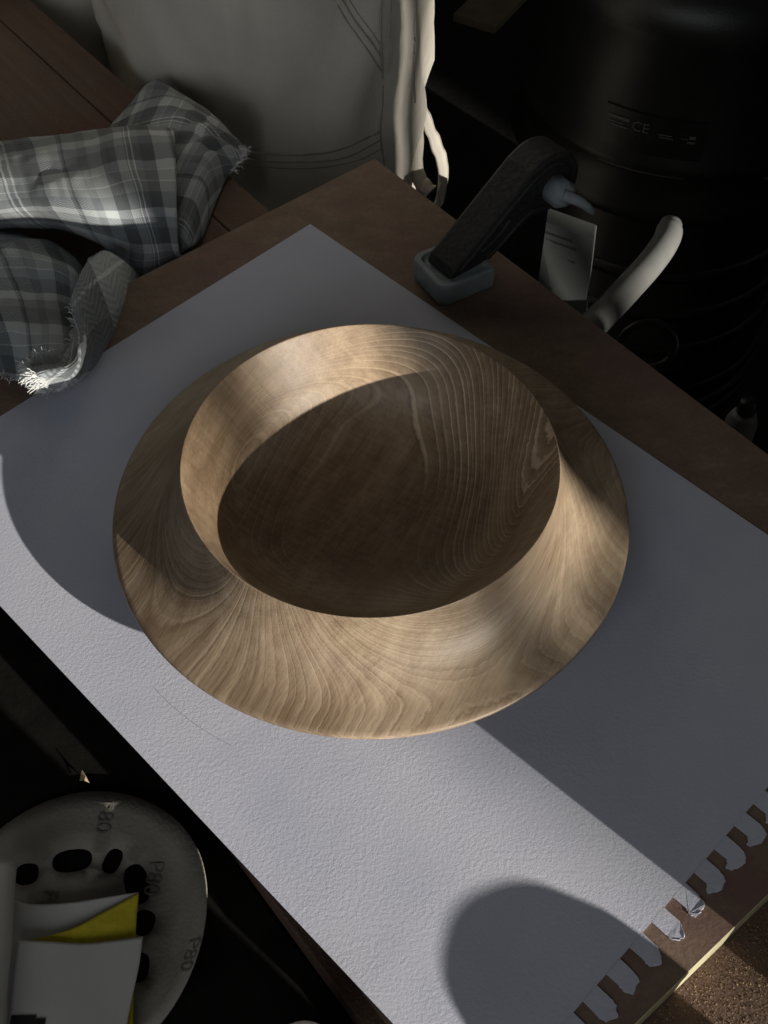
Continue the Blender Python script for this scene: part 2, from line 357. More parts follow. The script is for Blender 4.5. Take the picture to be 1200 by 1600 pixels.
# black table on the near side, a step lower
tb = thing('side_table', px(100, 1300, FLOOR_Z), 'matt black side table top set lower beside the sheet of paper', 'table')
bm = bmesh.new(); tb_edge = near_lim - .0005
box_bm(bm, BE*(-.05) + BN*(tb_edge-.35) + Vector((0, 0, TABLE_Z-.012)), BE, BN, Vector((0, 0, 1)), 1.5, .70, .024)
attach(bevel(link('table_top', from_bm(bm, 'table_top'), M['black']), .001), tb)
for s in (-.7, .6):
    for b_ in (tb_edge-.06, tb_edge-.64):
        bm = bmesh.new(); zz = TABLE_Z-.024; box_bm(bm, BE*s + BN*b_ + Vector((0, 0, (FLOOR_Z+zz)/2)), BE, BN, Vector((0, 0, 1)), .04, .04, zz-FLOOR_Z)
        attach(link('leg', from_bm(bm, 'leg'), M['black']), tb)

# ------------------------------------------------------------------ hardboard panel
E1 = (AD*.9956 - BD*.0936).normalized(); E2 = (-AD*.0936 - BD*.9956).normalized(); CB = ab(-.2247, .2235)
BL, BW, BT, BTOP = .5007, .3470, .0224, -.0006
bm = bmesh.new(); box_bm(bm, CB + E1*(BL/2) + E2*(BW/2) + Vector((0, 0, BTOP-BT/2)), E1, E2, Vector((0, 0, 1)), BL, BW, BT)
me = from_bm(bm, 'base_board')
o = link('base_board', me, [M['board'], M['board_edge']])
for p in me.polygons: p.material_index = 1 if p.normal.dot(E1) > .5 else 0
bevel(o, .0004, 1)
tag(o, 'thin brown hardboard panel with pale cut edge under the sheet of paper', 'board')

# ------------------------------------------------------------------ torn sketchbook sheet
A0, A1, Bt, Bb = -.2041, .2278, .1444, -.1643
rn = random.Random(3)
NB = [-.1549+.0149*i for i in range(20)]              # the punched holes, from the near corner up
bm = bmesh.new()
bm.faces.new([bm.verts.new(ab(a, b)) for a, b in ((A0, Bb), (A1, Bb), (A1, Bt), (A0, Bt))])
j = lambda s_: rn.uniform(-s_, s_)
lo_b = Bb
for i in range(len(NB)+1):                             # one torn tab between each two holes
    hi_b = NB[i] if i < len(NB) else Bt; w_ = hi_b-lo_b; upper = lo_b > -.03
    bite = .0036 if upper else rn.choice((0, .0003, .0008))
    lift = .15 if -.056 < lo_b < -.042 else (.10 if -.073 < lo_b < -.056 else .04)
    m_ = lo_b + w_*.5
    P2 = [(A1-.0001, lo_b)] + ([(A1+.0066, lo_b+j(.0002))] if i else []) + [(A1+.0078+j(.0004), lo_b-bite*.4*(i > 0)), (A1+.0088+j(.0004), lo_b-bite*(i > 0)), (A1+.0108+j(.0008), lo_b-bite*.85*(i > 0)+j(.0004)), (A1+.0122+j(.0009), lo_b+w_*.18), (A1+.0128+j(.0012), m_+j(.0008)), (A1+.0119+j(.0009), hi_b-w_*.22), (A1+.0102+j(.0009), hi_b-.0006+j(.0004)), (A1+.0070+j(.0008), hi_b-j(.0002)), (A1+.0036, hi_b), (A1-.0001, hi_b)]
    Q2 = []
    for (a_, b_), (c_, d_) in zip(P2[:-1], P2[1:]):
        Q2.append((a_, b_))
        if a_ > A1+.006 and c_ > A1+.006: Q2 += [(a_+(c_-a_)*f_ + j(.00035), b_+(d_-b_)*f_ + j(.00035)) for f_ in (.33, .67)]
    P2 = Q2 + [P2[-1]]
    vs2 = [bm.verts.new(ab(a, b, max(0, a-A1-.0080)*lift*(1+.5*math.sin(b*1500+i)))) for a, b in P2]
    f = bm.faces.new(vs2); f.normal_update(); bmesh.ops.triangulate(bm, faces=[f], ngon_method='EAR_CLIP')
    lo_b = hi_b + .0064 + j(.0003)
    if lo_b > Bt: break
for f in bm.faces:
    f.normal_update()
    if f.normal.z < 0: f.normal_flip()
me = bpy.data.meshes.new('drawing_paper'); bm.to_mesh(me); bm.free()
o = link('drawing_paper', me, M['paper'])
md = o.modifiers.new('thick', 'SOLIDIFY'); md.thickness = .0005; md.offset = -1
tag(o, 'large sheet of heavy grained white paper with torn wire-binding holes, under the bowl', 'paper')
arc = [Vector((.1385*math.cos(t), .1385*math.sin(t), .00004)) for t in [R(-138+i*1.1) for i in range(20)]]
V = []; F = []
for i, p in enumerate(arc):
    d = p.normalized(); V += [p - d*.00013, p + d*.00013]
    if i: F.append((2*i-2, 2*i-1, 2*i+1, 2*i))
link('pencil_line', mesh('pencil_line', V, F, False), M['pencil'], o)

# ------------------------------------------------------------------ the turned bowl
def prof_spline(p, per=6): return [(max(v.x, 0), v.y) for v in spline([Vector((a, b, 0)) for a, b in p], per)]
inner = prof_spline([(0, .008), (.022, .0083), (.043, .0103), (.059, .0150), (.069, .0222), (.0748, .0300), (.0790, .0385), (.0848, .0490), (.0908, .0592)])
lip = [(.0911, .05955), (.0915, .0595)]
wing = prof_spline([(.0916, .0588), (.0929, .0528), (.0956, .0452), (.1000, .0376), (.1068, .0311), (.1166, .0260), (.1296, .0227)])
edge_ = [(.13015, .0220), (.1303, .0212), (.1299, .0205)]
under = prof_spline([(.1285, .0205), (.120, .0240), (.109, .0265), (.0985, .0300), (.0910, .0275), (.083, .0180), (.071, .0070), (.060, .0012), (.056, .0004), (.050, .0004)], 4)
prof = inner + lip + wing + edge_ + under + [(.048, .002), (0, .002)]
me = lathe(prof, 220, name='turned_bowl')
tag(link('turned_bowl', me, M['wood']), 'turned elm bowl with wide sloping rim and flowing grain, standing on white paper', 'bowl')

# ------------------------------------------------------------------ unseen blockers added beyond the frame to break up the sunbeam
def upright(name, u0, u1, t, h, depth, label, cat, m, z0=None):
    bm = bmesh.new(); z0 = (BENCH_Z if z0 is None else z0) + .0002
    box_bm(bm, ut((u0+u1)/2, t - depth/2, (h+z0)/2), SN, SD, Vector((0, 0, 1)), u1-u0, depth, h-z0)
    return tag(bevel(link(name, from_bm(bm, name), m), .0015), label, cat)
upright('shade_block', -.049, .060, -.37, .079, .045, 'low unseen timber block added to cast the straight shadow on the paper', 'block', M['timber'])  # added out of view to cast the straight shadow edge
upright('shade_offcut', .020, .072, -2.0, .462, .05, 'narrow unseen timber offcut added to block the beam beside the bowl', 'offcut', M['timber'], FLOOR_Z)  # added blocker that holds the beam off the outer right of the rim
upright('shade_board', .0560, .2955, -2.1, .615, .018, 'broad unseen timber board added to block the beam beyond the bowl', 'board', M['timber'], FLOOR_Z)  # unseen board added to shade the paper corner and back of the hollow
upright('floor_blocker', .53, 1.10, -.30, .45, .40, 'tall unseen dark box added to keep the beam off the vacuum', 'light blocker', M['blackp'], FLOOR_Z)  # plain blocker added to keep the beam off the vacuum
upright('shade_bar', -.028, .011, -5.1, 2.4, .04, 'unseen upright timber bar added to dim the beam over the bowl', 'window bar', M['timber'], FLOOR_Z)  # added unseen bar, puts a soft dim band across the bowl
upright('shade_bar', .200, .246, -5.0, 2.4, .04, 'unseen upright timber bar added to dim the beam on the trousers', 'window bar', M['timber'], FLOOR_Z)  # second added bar, weakens the beam on the trousers
upright('shade_box', -.62, -.180, -.40, .105, .12, 'low unseen timber box added to shade the black table and disc', 'box', M['timber'], TABLE_Z)  # added out of sight so the black table and disc stay in shade
jc = ut(-.1175, -.425, 0); zt = .0575
jar = thing('shadow_jar', (jc.x, jc.y, BENCH_Z+.0002), 'squat brown jar out of view, added to cast the rounded shadow on the paper', 'jar')  # unseen jar added only for its rounded shadow
h = zt - BENCH_Z - .0002
attach(link('jar_body', lathe([(0, 0), (.036, 0), (.0390, .003), (.0390, h-.022), (.037, h-.018), (0, h-.018)], 48, Vector((jc.x, jc.y, BENCH_Z+.0002)), 'jar_body'), M['glass']), jar)
attach(link('lid', lathe([(.0412, h-.021), (.0412, h-.013), (.0395, h-.008), (.0335, h-.0035), (.024, h-.0010), (.012, h), (0, h)], 48, Vector((jc.x, jc.y, BENCH_Z+.0002)), 'lid'), M['glass']), jar)

# ------------------------------------------------------------------ clamp on the far corner of the board
cp = px(706, 437, 0); cp.z = BTOP
clamp = thing('bar_clamp', cp, 'black bar clamp with grey rubber pad gripping the board edge', 'clamp')
ca = Vector((math.cos(R(31)), math.sin(R(31)), 0)); cbv = Vector((-ca.y, ca.x, 0))
def rounded(cx_, cy_, hx, hy, r, n=6, left_r=None):
    out = []
    for (sx, sy, a0, rr) in ((1, -1, -90, r), (1, 1, 0, r), (-1, 1, 90, left_r or r), (-1, -1, 180, left_r or r)):
        for i in range(n+1):
            a = R(a0+90*i/n); out.append((cx_+sx*(hx-rr)+rr*math.cos(a), cy_+sy*(hy-rr)+rr*math.sin(a)))
    return out
pad_c = cp + Vector((0, 0, .0076))
ring = rounded(0, 0, .0195, .0185, .002, 5, .007)
bm = bmesh.new()
lv = [[bm.verts.new(pad_c + ca*(x*s) + cbv*(y*s) + Vector((0, 0, z))) for x, y in ring] for s, z in ((.97, -.0075), (1, -.006), (1, .006), (.97, .0075), (.80, .0075), (.78, .0055))]
for A_, B_ in zip(lv[:-1], lv[1:]):
    for i in range(len(ring)): bm.faces.new((A_[i], A_[(i+1) % len(ring)], B_[(i+1) % len(ring)], B_[i]))
bm.faces.new(lv[0][::-1]); bm.faces.new(lv[-1])
attach(bevel(link('pad', from_bm(bm, 'pad', False), M['greyp']), .0006), clamp)
ox = cp + Vector((0, 0, 0))
cd = (BD*.97 + AD*.10).normalized(); cs = Vector((cd.y, -cd.x, 0))
def kz(k_, z_): return ox + cd*(k_*(.86 if z_ > 0 else 1)) + Vector((0, 0, .0135 + (z_-.0135)*.84 if z_ > 0 else z_))
armp = [kz(-.014, .0135), kz(-.010, .0215), kz(.050, .0660)] + spline([kz(.058, .0720), kz(.074, .0780), kz(.092, .0740), kz(.104, .0600), kz(.105, .0420), kz(.096, .0300)], 5) + [kz(.078, .0290), kz(.062, .0330), kz(.046, .0270), kz(.028, .0165), kz(.020, .0135)]
attach(bevel(link('jaw', prism(armp, cs, .0118, 'jaw'), M['castiron']), .0022), clamp)
for q_, r_ in (([kz(-.006, .0185), kz(.020, .0380), kz(.048, .0585), kz(.066, .0690), kz(.082, .0700), kz(.094, .0600)], .0015), ([kz(.020, .0170), kz(.034, .0240), kz(.050, .0340), kz(.064, .0385), kz(.078, .0350), kz(.092, .0360)], .0014), ([kz(.014, .0260), kz(.030, .0330), kz(.040, .0420)], .0012)):
    attach(link('jaw_rib', tube([p + cs*.0119 for p in spline(q_, 6)], r_, 8, 'jaw_rib'), M['castiron']), clamp)
kn = kz(.080, .050) + cs*.0118
bm = bmesh.new(); n = 14
R0 = [bm.verts.new(kn + (cd*math.cos(2*math.pi*i/n) + Vector((0, 0, 1))*math.sin(2*math.pi*i/n))*.0092) for i in range(n)]
R1 = [bm.verts.new(kn + cs*.009 + (cd*math.cos(2*math.pi*i/n) + Vector((0, 0, 1))*math.sin(2*math.pi*i/n))*(.0094 if i % 2 else .0078)) for i in range(n)]
R2 = [bm.verts.new(kn + cs*.0135 + (cd*math.cos(2*math.pi*i/n) + Vector((0, 0, 1))*math.sin(2*math.pi*i/n))*.0058) for i in range(n)]
for A_, B_ in ((R0, R1), (R1, R2)):
    for i in range(n): bm.faces.new((A_[i], A_[(i+1) % n], B_[(i+1) % n], B_[i]))
bm.faces.new(R0[::-1]); bm.faces.new(R2)
kob = attach(link('knob', from_bm(bm, 'knob', True), M['greyp']), clamp)
wing_p = [kn + cs*.012 + cd*-.004 + Vector((0, 0, .004)), kn + cs*.019 + cd*.004 + Vector((0, 0, -.001)), kn + cs*.022 + cd*.010 + Vector((0, 0, -.007)), kn + cs*.021 + cd*.015 + Vector((0, 0, -.013))]
w_ = link('knob_wing', tube(spline(wing_p, 5), [.0038-.00012*i for i in range(16)], 8, 'knob_wing'), M['greyp']); w_.parent = kob
w_.matrix_parent_inverse = kob.matrix_parent_inverse @ Matrix.Identity(4); w_.matrix_parent_inverse = Matrix.Identity(4)
bm = bmesh.new(); box_bm(bm, kz(.066, -.078), cd, cs, Vector((0, 0, 1)), .020, .009, .24)
attach(bevel(link('bar', from_bm(bm, 'bar'), M['blackp']), .001), clamp)

# ------------------------------------------------------------------ person standing behind the bench
LC = Vector((-.092, .574, 0)); LR = .131
per = thing('person', (LC.x, LC.y, FLOOR_Z), 'person in cream work trousers standing against the far side of the bench', 'person')
def legr(th, z):
    r = LR*(1 + .06*math.sin(max(0, min(1, (z+.5)/.7))*1.2))
    r += .014*noise.noise(Vector((th*1.6, z*8-th*1.5, 1.7))) - .006*abs(noise.noise(Vector((th*2.2, z*13+th*4, 8.8)))) + .0055*noise.noise(Vector((th*2.6, z*24+th*5, 5.2))) + .0016*noise.noise(Vector((th*8, z*60+th*9, 2.2)))
    r += .0035*math.sin(z*46 + th*2.4)*math.exp(-((z+.06)/.09)**2)*max(0, math.cos(th-.35))
    return r*(1.0 if z > -.35 else 1-.25*min(1, (-.35-z)/.35))
def legp(th, z, c=LC, off=0.0):
    r = legr(th, z) + off
    return Vector((c.x + r*math.sin(th), c.y - r*math.cos(th), z))
V = []; F = []
def leg_grid(c, nt, zs, dz=0):
    base = len(V)
    for z in zs:
        for i in range(nt): V.append(legp(2*math.pi*i/nt, z, c))
    for j in range(len(zs)-1):
        for i in range(nt): F.append((base+j*nt+i, base+j*nt+(i+1) % nt, base+(j+1)*nt+(i+1) % nt, base+(j+1)*nt+i))
    F.append(tuple(base+i for i in range(nt))); F.append(tuple(base+(len(zs)-1)*nt+i for i in range(nt))[::-1])
zs = [FLOOR_Z+.06 + i*.012 for i in range(90)]
leg_grid(LC, 96, zs); L2 = LC + Vector((-.235, .13, 0)); leg_grid(L2, 48, zs[::3])
attach(link('trousers', mesh('trousers', V, F), M['canvas']), per)
for c in (LC, L2):
    bpts = [c + Vector((.02, -.13, FLOOR_Z+.030)), c + Vector((.01, -.07, FLOOR_Z+.045)), c + Vector((0, 0, FLOOR_Z+.05)), c + Vector((0, .05, FLOOR_Z+.045))]
    attach(link('boot', tube(spline(bpts, 4), [.026]+[.045]*11+[.03], 14, 'boot'), M['boot']), per)
def leghit(u, v, off=.0008):
    d = ray(u, v); ox_, oy_ = CAM.x-LC.x, CAM.y-LC.y; rr = LR*1.035
    for _ in range(6):
        a = d.x*d.x+d.y*d.y; b = ox_*d.x+oy_*d.y; c = ox_*ox_+oy_*oy_-rr*rr; q = max(b*b-a*c, 0)
        t = (-b-math.sqrt(q))/a; p = CAM+d*t; th = math.atan2(p.x-LC.x, -(p.y-LC.y)); rr = legr(th, p.z)
    return legp(th, p.z, LC, off)
def stitch(pix, rad, name='seam'):
    q = spline([Vector((u, v, 0)) for u, v in pix], 10)
    return attach(link(name, tube([leghit(p.x, p.y, .0003) for p in q], rad*.8, 6, name), M['seam']), per)
stitch([(597, -30), (594, 40), (597, 110), (597, 160), (594, 205), (600, 260)], .0011)
stitch([(612, -20), (608, 60)], .0005)
stitch([(512, -20), (540, 30), (570, 72), (596, 112)], .0009); stitch([(524, -20), (552, 28), (580, 66), (597, 92)], .0009)
stitch([(534, -20), (560, 22), (584, 54), (597, 76)], .0006)
stitch([(330, 225), (400, 238), (470, 242), (530, 234), (593, 206)], .0011); stitch([(340, 238), (410, 251), (480, 253), (540, 246), (596, 218)], .0008); stitch([(360, 250), (430, 262), (500, 262), (560, 250), (597, 232)], .0006)
stitch([(652, -40), (648, 40), (646, 110), (648, 160)], .0012)
# hammer loop hanging off the outer seam
def strap(pix, yy, wid, twist):
    q = spline([pxy(u, v, yy + dy) for u, v, dy in pix], 10); V = []; F = []; n = len(q)
    for i, p in enumerate(q):
        a = twist[0] + (twist[1]-twist[0])*i/(n-1); w = Vector((math.cos(a), math.sin(a), 0))*(wid/2)
        w += Vector((0, 0, .0012*math.sin(i*.9)))
        for k_ in range(5): V.append(p + w*(k_/2-1) + Vector((0, 0, .0006*math.sin(i*.7+k_))))
        if i:
            for k_ in range(4): F.append(((i-1)*5+k_, (i-1)*5+k_+1, i*5+k_+1, i*5+k_))
    o = attach(link('hammer_loop', mesh('hammer_loop', V, F), M['canvas']), per)
    md = o.modifiers.new('thick', 'SOLIDIFY'); md.thickness = .0022; md.offset = 0
    return o
strap([(646, 130, -.03), (651, 175, -.03), (655, 225, -.035), (652, 262, -.04), (658, 285, -.045), (672, 300, -.05)], LC.y, .018, (1.35, .9))
strap([(648, 120, -.02), (660, 168, -.02), (676, 212, -.02), (690, 250, -.025), (692, 285, -.035), (682, 330, -.05)], LC.y, .020, (1.5, 1.0))

# ------------------------------------------------------------------ plaid rag on the bench
V = []; F = []; UVs = []
def wrinkle(a, f, seed):
    def fn(s, t, p): return Vector((0, 0, a*noise.noise(Vector((p.x*f, p.y*f, seed))) + .35*a*noise.noise(Vector((p.x*f*3, p.y*f*3, seed+4)))))
    return fn
def patch(rows, nu, nv, fn, uo, rot=0, us=1.0):
    grid = [[px(u, v, BENCH_Z + .001 + z*1.2/1000.0) for u, v, z in r] for r in rows]
    v_, f_, uv_ = sheet(grid, nu, nv, fn); b = len(V)
    V.extend(v_); F.extend([tuple(i+b for i in q) for q in f_])
    c, s = math.cos(rot), math.sin(rot)
    UVs.extend([(uo[0]+us*(x*c-y*s), uo[1]+us*(x*s+y*c)) for x, y in uv_])
    return v_, grid
patch([[(-70, 236, 2), (40, 226, 2), (130, 214, 2), (200, 204, 2), (268, 206, 12)],
       [(-70, 232, 24), (40, 222, 25), (130, 209, 27), (200, 201, 28), (272, 204, 27)],
       [(-70, 275, 34), (40, 268, 35), (130, 262, 38), (200, 252, 38), (275, 258, 33)],
       [(-70, 318, 30), (40, 312, 33), (140, 318, 40), (210, 320, 37), (276, 328, 30)],
       [(-70, 346, 18), (50, 342, 20), (150, 362, 22), (222, 385, 16), (280, 392, 9)],
       [(-70, 362, 6), (60, 356, 8), (155, 380, 6), (213, 430, 3), (287, 402, 2)]], 12, 10, wrinkle(.0022, 34, 2.0), (.018, .0), .12)
def pleat(s, t, p):
    w = math.exp(-((s-.75)/.22)**2)*math.exp(-((t-.5)/.2)**2)
    return Vector((0, 0, .0035*w*math.sin(t*60) + .002*noise.noise(p*38)))
patch([[(170, 200, 2), (205, 162, 4), (240, 124, 3), (262, 133, 1)],
       [(200, 232, 8), (235, 188, 18), (282, 162, 18), (322, 172, 3)],
       [(230, 290, 10), (275, 238, 22), (322, 210, 24), (380, 236, 5)],
       [(250, 350, 8), (285, 306, 20), (322, 270, 19), (352, 282, 2)],
       [(268, 402, 1), (290, 388, 8), (306, 380, 6), (318, 366, 1)]], 12, 12, pleat, (.05, .03), .75)
patch([[(-70, 362, 2), (0, 362, 3), (60, 372, 4), (105, 392, 3), (140, 432, 1)],
       [(-70, 396, 22), (0, 394, 25), (60, 402, 27), (105, 422, 23), (134, 455, 12)],
       [(-70, 455, 24), (0, 452, 27), (52, 460, 25), (92, 470, 20), (124, 490, 16)],
       [(-70, 515, 30), (0, 515, 30), (45, 522, 31), (82, 530, 33), (120, 542, 34)],
       [(-70, 574, 22), (0, 582, 22), (35, 594, 23), (64, 598, 28), (104, 586, 34)]], 10, 12, wrinkle(.005, 30, 7.0), (.06, .045), .25)
fv, fg = patch([[(138, 400, 18), (163, 391, 26), (192, 408, 22), (216, 430, 6)],
       [(124, 436, 24), (148, 434, 36), (180, 452, 30), (206, 472, 7)],
       [(112, 470, 30), (137, 486, 44), (164, 502, 34), (188, 518, 6)],
       [(118, 522, 36), (130, 530, 50), (148, 545, 38), (156, 566, 8)],
       [(94, 560, 48), (103, 572, 60), (116, 584, 52), (122, 600, 18)],
       [(48, 572, 54), (56, 586, 64), (66, 598, 56), (78, 610, 26)]], 10, 10, wrinkle(.0035, 42, 11.0), (.0535, .0225), .9, .26)  # fold mapped to the pale stripes, its light put into the colour
me = mesh('plaid_rag', V, F)
ul = me.uv_layers.new(name='UVMap')
for lp in me.loops: ul.data[lp.index].uv = UVs[lp.vertex_index]
rag = link('plaid_rag', me, M['plaid'])
md = rag.modifiers.new('thick', 'SOLIDIFY'); md.thickness = .0012; md.offset = 0
tag(rag, 'crumpled grey and white plaid flannel rag with frayed edges on the bench', 'rag')
# frayed threads
def fringe(edge_pts, n, out, ln, seed):
    rn = random.Random(seed); Vt = []; Ft = []
    e = spline(edge_pts, 12)
    for i in range(n):
        f = rn.random()*(len(e)-1.001); k_ = int(f); p = e[k_].lerp(e[k_+1], f-k_) + Vector((rn.uniform(-1, 1), rn.uniform(-1, 1), rn.uniform(-1, 1)))*.0008
        d = (out + Vector((rn.uniform(-.6, .6), rn.uniform(-.6, .6), rn.uniform(-.5, .6)))).normalized()
        L_ = ln*rn.uniform(.4, 1.2); q = [p - d*.002, p + d*L_*.4 + Vector((0, 0, rn.uniform(-.0006, .0008))), p + d*L_*.75 + Vector((rn.uniform(-1, 1), rn.uniform(-1, 1), rn.uniform(-1, 1)))*.0007, p + d*L_ + Vector((rn.uniform(-1, 1), rn.uniform(-1, 1), rn.uniform(-1.4, .4)))*.0012]
        s = d.cross(Vector((0, 0, 1))).normalized()*.00022; w = Vector((0, 0, .00022)); b = len(Vt)
        for p_ in q: Vt.extend([p_ - s, p_ + s*.5 + w, p_ + s*.5 - w])
        for j in range(3):
            for m_ in range(3): Ft.append((b+j*3+m_, b+j*3+(m_+1) % 3, b+j*3+3+(m_+1) % 3, b+j*3+3+m_))
    o = link('fringe', mesh('fringe', Vt, Ft), M['thread'], rag); o['kind'] = 'stuff'
    return o
fringe(fg[5] , 260, Vector((-1, -.25, .15)), .007, 1)
fringe([fg[5][0], fg[4][0]], 200, Vector((-.5, .9, .3)), .006, 2)
fringe([fg[4][0], fg[3][0], fg[2][0]], 70, Vector((-.9, .2, .2)), .004, 3)
fringe([px(376, 228, -.007), px(382, 240, -.007), px(362, 268, -.009)], 60, Vector((.9, -.1, .1)), .004, 5)
fringe([px(0, 582, .004), px(35, 594, .005), px(62, 599, .010)], 50, Vector((-.2, -.9, .1)), .004, 6)

# ------------------------------------------------------------------ sanding disc on the black table
DZ = TABLE_Z + .0016
dc = px(118, 1446, DZ); dr = (px(326, 1440, DZ)-dc).length*1.02
bm = bmesh.new()
def loop(pts2):
    vs2 = [bm.verts.new(p) for p in pts2]; return [bm.edges.new((vs2[i], vs2[(i+1) % len(vs2)])) for i in range(len(vs2))]
ed = loop([dc + Vector((math.cos(2*math.pi*i/120), math.sin(2*math.pi*i/120)*1.04, 0))*dr for i in range(120)])
def hole(u, v, w, h, ang, n=18):
    c = px(u, v, DZ); pts2 = []
    for i in range(n):
        t = 2*math.pi*i/n; x, y = math.cos(t), math.sin(t)
        x = math.copysign(abs(x)**.8, x)*w; y = math.copysign(abs(y)**.8, y)*h
        pts2.append(c + Vector((x*math.cos(ang)-y*math.sin(ang), x*math.sin(ang)+y*math.cos(ang), 0)))
    return loop(pts2)
hw = .0055
for u, v, w, h, a in ((42, 1366, hw, hw*.95, .1), (113, 1345, .0092, hw, .12), (176, 1346, hw*.75, hw*1.1, -.35), (214, 1382, hw*1.0, hw*1.75, .35), (224, 1442, hw*.95, hw*1.05, -.3), (216, 1512, hw*.9, hw*1.2, 0), (60, 1430, hw, hw*.8, 0), (120, 1520, hw, hw, 0), (35, 1530, hw, hw, 0)): ed += hole(u, v, w, h, a)
bmesh.ops.triangle_fill(bm, edges=ed, use_beauty=True)
bmesh.ops.subdivide_edges(bm, edges=[e for e in bm.edges if e.calc_length() > .008], cuts=2, use_grid_fill=False)
bmesh.ops.triangulate(bm, faces=bm.faces)
if sum(f.normal.z for f in bm.faces) < 0: bmesh.ops.reverse_faces(bm, faces=bm.faces)
def disc_z(p):
    d = p - dc; r = d.length/dr; a = math.atan2(d.y, d.x)
    return .0165*max(0, r-.70)**1.6/(.30**1.6)*max(0, math.cos(a+.05))**3 + .003*max(0, r-.5)*(1+math.sin(a*2))
for v in bm.verts: v.co.z += disc_z(v.co)
me = from_bm(bm, 'sanding_disc', True)
disc = link('sanding_disc', me, M['disc'])
md = disc.modifiers.new('thick', 'SOLIDIFY'); md.thickness = .0007; md.offset = 0
tag(disc, 'worn brown sanding disc with dust holes and stamped grit marks on black table', 'sanding disc')
def text_mesh(body, size):
    cu = bpy.data.curves.new('t', 'FONT'); cu.body = body; cu.size = size; cu.align_x = 'CENTER'; cu.align_y = 'CENTER'; cu.resolution_u = 3
    ob = bpy.data.objects.new('t', cu); col.objects.link(ob); dg = bpy.context.evaluated_depsgraph_get(); dg.update()
    me = bpy.data.meshes.new_from_object(ob.evaluated_get(dg)); bpy.data.objects.remove(ob); return me
def stamp(body, size, u, v, ang, off=.0009):
    me = text_mesh(body, size); bm = bmesh.new(); bm.from_mesh(me); bmesh.ops.triangulate(bm, faces=bm.faces)
    c = px(u, v, DZ); ca_, sa = math.cos(ang), math.sin(ang)
    for vtx in bm.verts:
        x, y = vtx.co.x, vtx.co.y; p = c + Vector((x*ca_-y*sa, x*sa+y*ca_, 0)); p.z = DZ + disc_z(p) + off; vtx.co = p
    m2 = bpy.data.meshes.new('grit_mark'); bm.to_mesh(m2); bm.free()
    return link('grit_mark', m2, M['stampink'], disc)
stamp('P80', .0105, 164, 1280, R(-92)); stamp('P80', .0105, 240, 1375, R(-95)); stamp('P80', .0095, 302, 1505, R(-105), .0012); stamp('P80', .0105, 74, 1418, R(-95))
# a shiny scrap by its rim
fl = px(131, 1217, TABLE_Z+.003)
V2 = [fl*.5 + fl*.5 + Vector((-.004, -.001, -.002)), fl + Vector((-.003, .004, .001)), fl + Vector((.001, -.002, .001)), fl + Vector((.005, -.003, -.002)), fl + Vector((-.002, .006, .004)), fl + Vector((.002, .001, .003))]
V2 = [fl + (v - fl)*.55 for v in V2]
o = link('wood_shaving', mesh('wood_shaving', V2, [(0, 2, 1), (2, 3, 5), (1, 2, 5, 4)], False), M['dust'])
md = o.modifiers.new('thick', 'SOLIDIFY'); md.thickness = .0004
tag(o, 'tiny curled wood shaving beside the rim of the sanding disc', 'shaving')

# ------------------------------------------------------------------ folded abrasive sheets on the disc
fs_loc = px(110, 1540, TABLE_Z)
fsr = thing('folded_sandpaper', fs_loc, 'folded yellow sandpaper with white backing lying over the sanding disc', 'sandpaper')
def leaf(name, rows, m, nu=8, nv=8, th=.0005):
    v_, f_, uv_ = sheet([[px(u, v, TABLE_Z + z/1000.0) for u, v, z in r] for r in rows], nu, nv)
    o = attach(link(name, mesh(name, v_, f_), m), fsr); md = o.modifiers.new('thick', 'SOLIDIFY'); md.thickness = th; md.offset = 0
    return o
leaf('back_leaf', [[(8, 1402, 9), (50, 1413, 8), (112, 1410, 8), (165, 1402, 11), (216, 1394, 14)], [(8, 1440, 8), (50, 1445, 7.5), (112, 1440, 7), (165, 1428, 9.5), (214, 1412, 13)], [(8, 1500, 5), (50, 1500, 5), (112, 1500, 5), (165, 1500, 6), (208, 1500, 7)], [(8, 1660, 4), (50, 1660, 4), (112, 1660, 4), (165, 1660, 4), (206, 1660, 4)]], M['white'])
leaf('yellow_leaf', [[(40, 1471, 10), (110, 1452, 10.5), (160, 1426, 12), (217, 1395, 15)], [(40, 1480, 9.5), (110, 1478, 9.5), (160, 1472, 9.5), (213, 1440, 12)], [(40, 1530, 9), (110, 1530, 9), (160, 1530, 9), (209, 1530, 9)], [(30, 1660, 8), (110, 1660, 8), (160, 1660, 8), (207, 1660, 8)]], M['yellow'])
fl_o = leaf('front_leaf', [[(28, 1469, 13), (75, 1471, 12.5), (128, 1474, 12), (175, 1470, 13), (223, 1463, 15)], [(22, 1510, 12.5), (75, 1512, 12), (128, 1514, 12), (173, 1512, 12.5), (217, 1510, 14)], [(14, 1580, 12), (70, 1580, 12), (122, 1580, 12), (168, 1580, 12), (202, 1580, 13)], [(2, 1670, 12), (62, 1670, 12), (116, 1670, 12), (156, 1670, 12), (188, 1670, 12)]], M['white'])
rp = [px(u, v, TABLE_Z + z/1000.0) for u, v, z in ((2, 1352, 18), (-2, 1400, 18), (-6, 1470, 18), (-16, 1560, 18), (-26, 1680, 18))]
attach(link('rolled_edge', tube(spline(rp, 5), .0068, 16, 'rolled_edge'), M['white']), fsr)
for u, v, w, h in ((36, 1594, .0105, .004), (63, 1597, .004, .003)):
    c = px(u, v, TABLE_Z + .0127); bm = bmesh.new()
    vv = [bm.verts.new(c + Vector((x*w/2, y*h/2, 0))) for x, y in ((-1, -1), (1, -1), (1, 1), (-1, 1))]; bm.faces.new(vv)
    attach(link('print_mark', from_bm(bm, 'print_mark'), M['print']), fsr)

